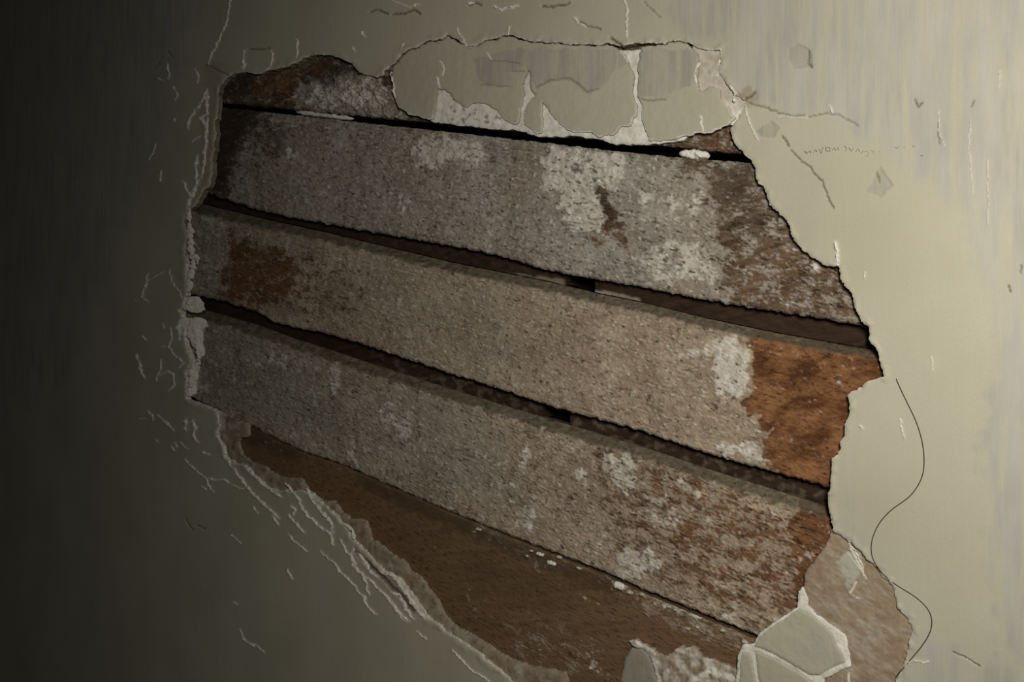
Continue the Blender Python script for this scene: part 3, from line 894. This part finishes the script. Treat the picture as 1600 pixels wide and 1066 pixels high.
def box(name, lo, hi, mat, parent):
    x0, y0, z0 = lo
    x1, y1, z1 = hi
    V = np.array([(x, y, z) for x in (x0, x1) for y in (y0, y1) for z in (z0, z1)])
    Q = np.array([(0, 1, 3, 2), (4, 6, 7, 5), (0, 4, 5, 1), (2, 3, 7, 6), (0, 2, 6, 4), (1, 5, 7, 3)])
    return make_mesh(name, V, Q, None, mat, parent)


zz = [unproject(800, p, 0.075)[2] for p in (-150, 1250)]
b1 = box('light_stop_backing', (-1.75, 0.078, 0.55), (0.25, 0.090, 2.0), M_CAVITY, wall)  # unseen dark board added to keep world light out of the gaps
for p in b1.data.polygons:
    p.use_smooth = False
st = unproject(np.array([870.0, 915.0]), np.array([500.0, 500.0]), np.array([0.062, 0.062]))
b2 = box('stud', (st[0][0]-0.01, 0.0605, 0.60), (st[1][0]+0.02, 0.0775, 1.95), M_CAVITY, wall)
for p in b2.data.polygons:
    p.use_smooth = False


# ------------------------------------------------------------------ plaster pieces round the hole
def mk_h(amp, fine, seed, tilt=(0, 0), c=(0, 0)):
    def f(x, y, d, P):
        return amp*fbm(P[:, 0]*70, P[:, 2]*70, 4, seed)+fine*ridged(P[:, 0]*220, P[:, 2]*220, 2, seed+2)+tilt[0]*(x-c[0])+tilt[1]*(y-c[1])
    return f


def const_mask(w, g, b, t, seed=1, var=0.25, sc=60):
    def f(x, y, d, P):
        n = fbm(P[:, 0]*sc, P[:, 2]*sc, 4, seed)
        return M4(w+var*n*(w > 0), g, b, t-var*n*(t > 0))
    return f


def inset(poly, k):
    """pull an outline in by k pixels"""
    P = np.asarray(poly, float)
    a = np.roll(P, 1, 0)-P
    b = np.roll(P, -1, 0)-P
    area2 = np.sum(P[:, 0]*np.roll(P[:, 1], -1)-np.roll(P[:, 0], -1)*P[:, 1])
    t = (np.roll(P, -1, 0)-np.roll(P, 1, 0))
    nrm = np.stack([-t[:, 1], t[:, 0]], -1)
    nrm /= np.maximum(np.hypot(nrm[:, 0], nrm[:, 1])[:, None], 1e-6)
    return P+nrm*k*(1 if area2 > 0 else -1)


SLAB_L = [(614, 104), (626, 90), (641, 78), (665, 68), (690, 62), (700, 56), (713, 64), (730, 75), (760, 66), (785, 58),
          (800, 58), (830, 66), (870, 69), (930, 72), (958, 71), (970, 78), (984, 96), (988, 110), (990, 150), (995, 165), (994, 180),
          (985, 196), (970, 199), (955, 211), (935, 213), (925, 206), (910, 203), (900, 207), (885, 204), (870, 188),
          (857, 172), (847, 160), (848, 207), (836, 207), (820, 194), (819, 172), (829, 156), (836, 146), (831, 140), (825, 110),
          (822, 118), (815, 132), (819, 146), (813, 165), (811, 192), (800, 192), (788, 186), (776, 172), (762, 163), (740, 160), (730, 168),
          (714, 160), (700, 145), (685, 137), (680, 165), (677, 184), (660, 183), (640, 179), (622, 166), (616, 150), (613, 130)]
SLAB_R = [(1001, 73), (1040, 70), (1060, 64), (1074, 68), (1087, 80), (1095, 95), (1092, 110), (1090, 136), (1098, 142),
          (1110, 133), (1122, 138), (1128, 155), (1150, 184), (1140, 195), (1125, 200), (1110, 206), (1085, 209),
          (1060, 216), (1040, 220), (1014, 219), (1006, 195), (1002, 165), (998, 148), (996, 110), (999, 90)]
GREY_SLAB = [[(740, 95), (760, 85), (820, 75), (990, 74), (984, 98), (960, 110), (940, 135), (920, 145), (900, 130), (870, 122), (838, 136),
              (822, 104), (800, 110), (798, 135), (755, 131)],
             [(1000, 75), (1088, 80), (1085, 130), (1040, 150), (1000, 152)]]


def slab_m(x, y, d, P):
    g = np.zeros_like(x)
    for p in GREY_SLAB:
        g = np.maximum(g, region(x, y, p, 2.0, 5, scale=20))
    rim = 1-sstep(0.5, 2.2, d+1.2*perlin(x/6, y/6, 12))
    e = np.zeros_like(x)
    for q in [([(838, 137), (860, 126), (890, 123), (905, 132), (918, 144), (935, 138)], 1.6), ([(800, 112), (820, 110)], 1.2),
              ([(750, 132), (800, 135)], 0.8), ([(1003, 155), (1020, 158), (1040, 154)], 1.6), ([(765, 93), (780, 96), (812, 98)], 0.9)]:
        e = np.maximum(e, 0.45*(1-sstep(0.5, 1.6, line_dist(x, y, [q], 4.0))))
    pc = line_dist(x, y, [([(612, 112), (614, 130), (617, 152)], 1.5), ([(688, 95), (693, 106), (691, 118)], 1.1), ([(762, 84), (768, 92)], 1.2),
                          ([(1095, 183), (1098, 205)], 1.2), ([(970, 80), (985, 100)], 1.3), ([(684, 122), (686, 137)], 1.4)], 4.0)
    w = np.maximum(rim*0.75*sstep(150, 185, y), 1-sstep(0.7, 1.4, pc))
    g2 = np.where(g > 0, g, 0)
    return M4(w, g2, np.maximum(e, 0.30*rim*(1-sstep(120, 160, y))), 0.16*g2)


sl = sheet('plaster_slab', rough(SLAB_L, 2.4, 2.2, 3), [], -0.0004, mk_h(0.0003, 0.00004, 41), slab_m, M_PLASTER, wall, 0.0022, 1.8,
           bevel=0.0006, jitter=0.0004)
tag(sl, 'large cracked cream slab with a grey stain and bitten lower edge')
sr = sheet('plaster_slab', rough(SLAB_R, 2.4, 2.2, 3), [], -0.0006, mk_h(0.0003, 0.00004, 43), slab_m, M_PLASTER, wall, 0.0022, 1.8,
           bevel=0.0006, jitter=0.0004)
tag(sr, 'smaller cream slab right of the vertical crack, grey at its top')

UNDER_TOP = [(672, 191), (674, 150), (690, 118), (640, 100), (650, 84), (700, 70), (960, 78), (1080, 76), (1085, 60), (1136, 66), (1132, 112), (1172, 152),
             (1164, 184), (1146, 196), (1120, 190), (1085, 205), (1070, 217), (1050, 223), (1000, 226), (960, 226), (940, 218), (900, 213), (853, 213),
             (845, 214), (820, 206), (750, 199)]


def under_top_m(x, y, d, P):
    n = fbm(P[:, 0]*60, P[:, 2]*60, 4, 71)
    tan = sstep(1050, 1090, x)*(1-sstep(150, 190, y))
    dk = 0.7*sstep(0.25, 0.6, fbm(x/9, y/9, 3, 9))*region(x, y, [(690, 175), (700, 168), (790, 175), (815, 200), (690, 195)], 4, 4)
    return M4(np.clip(1.1-0.65*tan+0.3*n, 0, 1), 0, dk+0.3*tan*sstep(0.1, 0.5, n), 0.7+0*x)


ut = sheet('plaster_undercoat', rough(UNDER_TOP, 2.0, 2.2, 7), [], 0.0028, mk_h(0.0007, 0.0003, 45), under_top_m, M_PLASTER, wall, 0.0085, 2.0)
tag(ut, 'bright white undercoat bared below the cracked slabs')

TAN = [(1298, 828), (1312, 826), (1350, 856), (1384, 889), (1404, 912), (1414, 948), (1432, 966), (1436, 985), (1430, 1015), (1420, 1045),
       (1405, 1112), (1240, 1112), (1225, 1010), (1262, 958), (1261, 940), (1257, 920), (1256, 900), (1266, 884), (1285, 860), (1296, 840)]


def tan_m(x, y, d, P):
    q = P[:, 0]*0.75-P[:, 2]*0.66
    r = P[:, 0]*0.66+P[:, 2]*0.75
    st_ = fbm(r*45, q*12+3, 4, 19)
    st2 = fbm((P[:, 0]*0.5+P[:, 2]*0.87)*160, (P[:, 0]*0.87-P[:, 2]*0.5)*45, 3, 29)
    g = region(x, y, [(1306, 880), (1322, 862), (1345, 866), (1350, 885), (1335, 910), (1325, 925), (1318, 900)], 2.5, 4)
    pc = 1-sstep(0.6, 1.4, line_dist(x, y, [([(1330, 858), (1342, 880), (1353, 904)], 1.4), ([(1336, 910), (1328, 926)], 1.4),
                                            ([(1325, 865), (1345, 890)], 0.7), ([(1325, 1052), (1328, 1070)], 1.8), ([(1345, 935), (1325, 925)], 0.6)], 4.0))
    w = np.clip(0.02+0.14*st_+0.28*st2, 0, 0.45)
    w = np.maximum(w*(1-g), pc)
    return M4(w, g, 0.35*sstep(0.45, 0.7, st2)*(1-g), 1-g)


tn = sheet('plaster_undercoat', rough(TAN, 1.8, 2.2, 3), [], 0.0040, mk_h(0.0007, 0.00022, 47), tan_m, M_PLASTER, wall, 0.0095, 1.8)
tag(tn, 'tan rough undercoat beside the lower right edge of the hole')

BAND_IN = [(300, 632), (346, 646), (385, 662), (386, 682), (373, 686), (375, 712), (392, 722), (410, 727), (430, 745), (468, 748), (490, 778), (520, 785),
           (545, 812), (570, 815), (580, 845), (600, 858), (630, 880), (660, 910), (685, 945), (696, 968), (720, 985), (752, 1003), (778, 1020),
           (803, 1035), (840, 1044), (880, 1050), (900, 1112)]
BAND = BAND_IN+[(810, 1125), (795, 1080), (770, 1055), (740, 1035), (700, 1008), (655, 975), (610, 912), (560, 870), (520, 820), (480, 785), (420, 778), (370, 745), (338, 705), (328, 660), (300, 645)]


def band_m(x, y, d, P):
    n = fbm(P[:, 0]*50, P[:, 2]*50, 4, 61)
    w = 0.02+0.30*n+0.5*region(x, y, [(337, 642), (352, 645), (352, 684), (345, 684)], 3, 2)
    dk = 0.45*sstep(0.2, 0.6, fbm(x/11, y/11, 3, 19))*(1-sstep(20, 34, d))
    return M4(np.clip(w, 0, 0.8), 0, dk, 0.9)


bn = sheet('plaster_undercoat', rough(BAND, 2.6, 2.2, 13), [], 0.0042, mk_h(0.0009, 0.0002, 49), band_m, M_PLASTER, wall, 0.0105, 1.8, jitter=0.0004)
tag(bn, 'brown pink undercoat fringe along the lower left of the hole')

# lower flake, cracked in three, on its white undercoat
UNDER_FLAKE = [(1246, 950), (1247, 925), (1255, 917), (1262, 935), (1262, 946), (1270, 955), (1292, 972), (1320, 992), (1327, 1020), (1330, 1042), (1310, 1050), (1288, 1062),
               (1282, 1112), (1148, 1112), (1150, 1055), (1152, 1026), (1160, 1008), (1178, 1006), (1186, 990), (1205, 976), (1235, 956)]
uf = sheet('plaster_undercoat', rough(UNDER_FLAKE, 1.2, 2.2, 3), [], 0.0016, mk_h(0.0006, 0.0003, 53), const_mask(0.9, 0, 0, 0.3, 5), M_PLASTER, wall, 0.0038, 1.8)
tag(uf, 'white undercoat rim round the cracked flake at the bottom')
FLAKES = [
    ('cream plaster flake with a lilac right side, top of the bottom island',
     [(1250, 952), (1264, 959), (1286, 976), (1300, 990), (1306, 1008), (1316, 1022), (1320, 1036), (1303, 1042), (1280, 1056), (1262, 1053), (1235, 1037), (1205, 1019),
      (1178, 1010), (1186, 996), (1207, 980), (1236, 960)], 0.0002),
    ('cream plaster flake below the slanting white crack of the island',
     [(1180, 1017), (1204, 1026), (1234, 1043), (1258, 1057), (1274, 1070), (1270, 1110), (1192, 1110), (1187, 1066), (1182, 1038)], 0.0),
    ('narrow cream plaster flake at the left edge of the island',
     [(1160, 1020), (1172, 1020), (1176, 1040), (1181, 1066), (1184, 1110), (1152, 1110), (1156, 1055), (1156, 1032)], 0.0004)]


def flake_m(x, y, d, P):
    g = region(x, y, [(1270, 970), (1330, 1000), (1330, 1040), (1270, 1050), (1240, 1020)], 12, 6)*0.4
    return M4(0.35*(1-sstep(0, 2, d)), g, 0, 0.0)


for lab, poly, dz in FLAKES:
    o = sheet('plaster_flake', rough(poly, 0.9, 2.2, 3), [], -0.0012+dz, mk_h(0.0003, 0.00006, 57), flake_m, M_PLASTER, wall, 0.0008, 1.8,
              bevel=0.0009, jitter=0.0003)
    tag(o, lab)

GREY_PIECE = [(976, 1030), (985, 1014), (1002, 1012), (1014, 1026), (1020, 1045), (1027, 1066), (1030, 1112), (965, 1112), (970, 1060)]
o = sheet('plaster_flake', rough(GREY_PIECE, 1.2, 2.2, 3), [], 0.0070, mk_h(0.0003, 0.0001, 59), const_mask(0, 1, 0.25, 0.3, 5), M_PLASTER, wall, 0.0105, 1.8)
tag(o, 'smooth grey flake on the brown board at the bottom edge')
LUMPY = [(983, 1002), (996, 1000), (1012, 1010), (1024, 1022), (1042, 1028), (1062, 1010), (1080, 1012), (1098, 1028), (1124, 1036), (1152, 1050), (1165, 1112),
         (1032, 1112), (1029, 1075), (1023, 1050), (1016, 1030), (1004, 1014), (988, 1010)]


def lump_m(x, y, d, P):
    n = fbm(P[:, 0]*80, P[:, 2]*80, 4, 81)
    w = 1-sstep(0.5, 1.5, line_dist(x, y, [([(985, 1003), (1004, 1012), (1018, 1030), (1026, 1052), (1032, 1075)], 3.5), ([(1080, 1066), (1110, 1048), (1145, 1060)], 4.0)], 5.0))
    return M4(np.clip(w*0.8+0.35+0.6*n, 0, 0.9), 0, 0.5*sstep(0.3, 0.7, fbm(x/10, y/10, 3, 3)), 1)


o = sheet('plaster_undercoat', rough(LUMPY, 3.0, 2.2, 3), [], 0.0055, mk_h(0.0016, 0.0004, 63), lump_m, M_PLASTER, wall, 0.0105, 1.8)
tag(o, 'lumpy tan and white undercoat left of the bottom island')

# shards of white plaster along the left rim
SHARDS = [
    ('rounded white shard at the left end of the lowest wide gap', [(286, 470), (291, 462), (300, 464), (307, 472), (309, 483), (303, 490), (293, 489), (285, 484), (284, 476)]),
    ('upright white shard left of the rim below the rounded shard', [(276, 499), (284, 494), (291, 499), (289, 515), (287, 533), (282, 537), (276, 532), (275, 515)]),
    ('bent white shard below the rounded shard', [(293, 498), (303, 494), (312, 500), (316, 510), (306, 516), (308, 536), (310, 556), (303, 560), (298, 545), (292, 525)]),
    ('lowest white shard on the left rim', [(293, 566), (300, 562), (302, 575), (300, 592), (296, 606), (298, 618), (290, 622), (288, 612), (293, 595), (291, 580)]),
]
for lab, poly in SHARDS:
    poly = inset(poly, 1.2)
    poly = [tuple(p) for p in poly]
    o = sheet('plaster_shard', rough(poly, 2.0, 2.0, 3), [], -0.0035, mk_h(0.0012, 0.0002, 67, (-0.00065, 0.0), (min(p[0] for p in poly), 0)), const_mask(1.0, 0, 0, 0.0, 5, 0.2), M_LIME, wall, 0.0105, 1.4,
              edge=3.0, bevel=0.0012, jitter=0.0004)
    tag(o, lab)


# ------------------------------------------------------------------ pale broken edges standing up along the cracks
def crack_edge(pts, w, k, surf=None, base=0.0):
    P = rough(pts, 2.6, 2.0, 11, closed=False)
    n = len(P)
    if n < 3:
        P = np.array([P[0], (P[0]+P[-1])/2, P[-1]])
        n = 3
    T = np.gradient(P, axis=0)
    T /= np.maximum(np.hypot(T[:, 0], T[:, 1])[:, None], 1e-6)
    N = np.stack([-T[:, 1], T[:, 0]], -1)
    s = np.linspace(0, 1, n)
    wid = w*1.5*(0.75+0.9*perlin(P[:, 0]/7+k, P[:, 1]/7, 31))*np.clip(np.minimum(s, 1-s)*9+0.35, 0, 1)
    wid = np.maximum(wid, 0.35)
    offs = [(-1.0, -0.0006), (-0.45, 0.45), (0.15, 0.6), (1.0, -0.0006)]
    rows = []
    h0 = wall_surface(P[:, 0], P[:, 1]) if surf is None else surf
    for o, hh_ in offs:
        q = P+N*(o*wid)[:, None]
        R = unproject(q[:, 0], q[:, 1], np.full(n, base))
        hgt = np.where(hh_ > 0, hh_*np.maximum(wid, 0.8)*0.0013, hh_)
        R[:, 1] -= h0+hgt
        rows.append(R)
    V = np.vstack(rows)
    Q = []
    for a in range(len(offs)-1):
        for i in range(n-1):
            Q.append((a*n+i, (a+1)*n+i, (a+1)*n+i+1, a*n+i+1))
    ob = make_mesh('crack_edge', V, np.array(Q)[:, ::-1], None, M_LIME, wall)
    for p in ob.data.polygons:
        p.use_smooth = False
    return ob


def wall_surface(px, py):
    P = unproject(px, py, np.zeros(len(px)))
    x, y = np.asarray(px, float), np.asarray(py, float)
    return wall_h(x, y, np.full(x.shape, 14.0), P)


for k, (pts, w) in enumerate(PALE_CRACKS):
    if pts[0] == (605, 120):
        continue
    if pts[0] in ((1325, 847), (1124, 80)):
        crack_edge(pts, w, k, 0.0, 0.004)
    else:
        crack_edge(pts, w, k)
for k, (pts, w) in enumerate([([(297, 324), (294, 345), (297, 372), (296, 388), (302, 404), (300, 418), (294, 440), (290, 462)], 3.4),
                              ([(291, 386), (299, 396), (308, 402), (306, 412)], 2.6), ([(296, 496), (303, 515), (307, 536), (310, 558), (302, 566)], 2.4),
                              ([(302, 560), (298, 580), (297, 604), (292, 620)], 2.8), ([(277, 490), (287, 482), (296, 466)], 2.4),
                              ([(322, 184), (322, 230), (316, 262), (310, 296)], 1.6)]):
    crack_edge(pts, w, k+200, -0.0004)
for k, (pts, w) in enumerate([([(612, 112), (614, 130), (617, 152)], 1.2), ([(684, 122), (686, 137)], 1.2), ([(690, 96), (693, 106), (691, 118)], 0.9),
                              ([(1095, 183), (1098, 205)], 1.2), ([(1091, 140), (1086, 120), (1095, 95)], 1.5)]):
    crack_edge(pts, w, k, 0.0004)

# ------------------------------------------------------------------ faint pencil scribble on the wall
def tubes(name, lines, radius, depth, mat, parent, sides=5, seg=3):
    V, Q = [], []
    for pts in lines:
        P = unproject([p[0] for p in pts], [p[1] for p in pts], np.full(len(pts), depth))
        P = np.asarray(P)
        n0 = len(V)
        for i, p in enumerate(P):
            a, b = P[max(i-1, 0)], P[min(i+1, len(P)-1)]
            t = b-a
            t /= max(np.linalg.norm(t), 1e-9)
            n1 = np.cross(t, [0, 1, 0])
            n1 /= max(np.linalg.norm(n1), 1e-9)
            n2 = np.array([0, 1.0, 0])
            for k in range(sides):
                w = 2*math.pi*k/sides
                V.append(p+radius*(math.cos(w)*n1+math.sin(w)*n2*0.8))
        for i in range(len(P)-1):
            for k in range(sides):
                Q.append((n0+i*sides+k, n0+i*sides+(k+1) % sides, n0+(i+1)*sides+(k+1) % sides, n0+(i+1)*sides+k))
    return make_mesh(name, np.array(V), np.array(Q), None, mat, parent)


def wall_surface(px, py):
    P = unproject(px, py, np.zeros(len(px)))
    x, y = np.asarray(px, float), np.asarray(py, float)
    return wall_h(x, y, np.full(x.shape, 14.0), P)


rnd = random.Random(9)
WR = [[(1257, 236), (1261, 240), (1264, 236)], [(1266, 235), (1267, 239)], [(1271, 238), (1274, 234), (1277, 237)], [(1280, 233), (1283, 240), (1286, 230)],
      [(1290, 229), (1291, 236)], [(1292, 230), (1297, 231), (1297, 236), (1292, 236)], [(1301, 235), (1303, 231), (1306, 235)], [(1309, 230), (1310, 235)],
      [(1319, 228), (1323, 232), (1321, 236)], [(1326, 231), (1331, 237), (1333, 232)], [(1337, 238), (1340, 232), (1344, 238)], [(1346, 240), (1349, 235)],
      [(1350, 237), (1355, 236), (1358, 241)], [(1353, 243), (1357, 244)], [(1360, 235), (1366, 237), (1364, 241)], [(1374, 236), (1375, 238)],
      [(1398, 230), (1402, 232), (1405, 229)], [(1412, 231), (1413, 229)], [(1426, 228), (1429, 229)], [(1438, 243), (1442, 244)]]
hh = [float(wall_surface([l[0][0]], [l[0][1]])[0]) for l in WR]
V_all = []
writing = tubes('pencil_writing', WR, 0.00026, -float(np.mean(hh))-0.0003, M_PENCIL, wall)
tag(writing, 'faint illegible pencil scribble on the cream plaster')

# ------------------------------------------------------------------ loose things
TH = [(1400, 592), (1404, 602), (1410, 615), (1418, 631), (1425, 645), (1431, 658), (1436, 672), (1441, 690), (1444, 710), (1444, 730), (1441, 746), (1434, 760),
      (1424, 774), (1410, 785), (1396, 794), (1383, 806), (1372, 820), (1365, 835), (1361, 850), (1361, 865), (1365, 877), (1372, 889), (1384, 902),
      (1398, 913), (1412, 922), (1426, 930), (1440, 941), (1450, 952), (1456, 965), (1456, 980), (1451, 994), (1442, 1008), (1430, 1023), (1415, 1040), (1400, 1058)]
TP = []
t_ = np.arange(len(TH))
ti = np.linspace(0, len(TH)-1, 140)
tx = np.interp(ti, t_, [p[0] for p in TH])
ty = np.interp(ti, t_, [p[1] for p in TH])
k_ = np.ones(5)/5
tx[2:-2] = np.convolve(tx, k_, 'valid')
ty[2:-2] = np.convolve(ty, k_, 'valid')
th_depth = -float(np.max(wall_surface(tx, ty)))-0.0002
thread = tubes('thread', [list(zip(tx, ty))], 0.00042, th_depth, M_THREAD, None, 6)
hs = wall_surface(tx, ty)
co = np.empty(len(thread.data.vertices)*3)
thread.data.vertices.foreach_get('co', co)
co = co.reshape(-1, 3)
co[:, 1] += np.repeat(-(hs)-0.0004-th_depth, 6)
ctr = co.mean(0)
thread.data.vertices.foreach_set('co', (co-ctr).ravel())
thread.location = ctr
tag(thread, 'thin dark curving thread hanging on the plaster right of the hole', 'thread')


def lump(name, x0, y0, x1, y1, thick_px, depth, label, group=None, seed=1, cat='plaster lump', proud=0.005, mat=None):
    """a crusty lozenge of plaster lying along a line of photo pixels"""
    nu, nv = 34, 14
    c = unproject((x0+x1)/2, (y0+y1)/2, depth)
    A = unproject(x0, y0, depth)
    B = unproject(x1, y1, depth)
    ax = (B-A)/2
    L = np.linalg.norm(ax)
    ax = ax/L
    up = np.cross(ax, [0, 1.0, 0])
    top = unproject((x0+x1)/2, (y0+y1)/2-thick_px/2, depth)
    R = np.linalg.norm(top-c)
    V = []
    for i in range(nu+1):
        s = -1+2*i/nu
        prof = (1-abs(s)**5)**0.5
        for k in range(nv):
            w = 2*math.pi*k/nv
            V.append((s*L, math.cos(w)*prof, math.sin(w)*prof))
    V = np.array(V)
    n = fbm(V[:, 0]/R*0.55+seed*3, V[:, 1]*1.2+V[:, 2]*0.9+seed, 4, seed, 0.6)
    rr = 1+0.42*n
    Wd = V[:, 1]*R*rr
    Dp = V[:, 2]*proud*rr
    P = V[:, :1]*ax[None]*(1+0.02*n[:, None])+Wd[:, None]*up[None]+Dp[:, None]*np.array([[0, -1.0, 0]])
    Q = []
    for i in range(nu):
        for k in range(nv):
            Q.append((i*nv+k, i*nv+(k+1) % nv, (i+1)*nv+(k+1) % nv, (i+1)*nv+k))
    ob = make_mesh(name, P, np.array(Q), None, mat or M_LIME, None)
    ob.location = c
    return tag(ob, label, cat, group)


lump('plaster_lump', 463, 175.5, 552, 186, 7.5, 0.0150, 'long thin white plaster lump wedged in the top gap at the left', seed=3, proud=0.006)
lump('plaster_lump', 1062, 240.5, 1109, 244, 13, 0.0140, 'short fat white plaster lump wedged in the right end of the top gap', seed=8, proud=0.007)

CR = [(748, 827, 9, 4, 'flat pale crumb under the narrow lowest gap, leftmost'),
      (831, 861, 5, 3.5, None), (844, 866, 12, 5, None), (824, 869, 4, 3, None), (874, 871, 8, 5, None), (862, 880, 14, 6, None), (905, 888, 9, 4, None),
      (968, 916, 16, 11, 'biggest white crumb, midway along the narrow lowest gap'), (985, 926, 9, 6, None), (1004, 929, 7, 5, None),
      (1046, 948, 6, 4, None), (1056, 953, 6, 4, None), (1090, 980, 7, 4, None), (1075, 982, 8, 3, None), (1130, 985, 8, 5, None), (1164, 1003, 10, 7, None)]
ORD = ['leftmost', 'second from the left', 'third from the left', 'fourth from the left', 'fifth from the left', 'sixth from the left',
       'seventh from the left', 'eighth from the left', 'ninth from the left', 'seventh from the right', 'sixth from the right',
       'fifth from the right', 'fourth from the right', 'third from the right', 'second from the right', 'rightmost, beside the white island']
CR.sort()
for i, (x, y, w, hpx, lab) in enumerate(CR):
    lump('plaster_crumb', x-w/2, y-w*0.15, x+w/2, y+w*0.15, hpx, 0.0100, (lab or 'small pale plaster crumb under the narrow lowest gap, '+ORD[i]),
         'crumbs under the narrow lowest gap', seed=20+i, cat='crumb', proud=0.0028, mat=M_CRUMB if w < 12 else M_LIME)
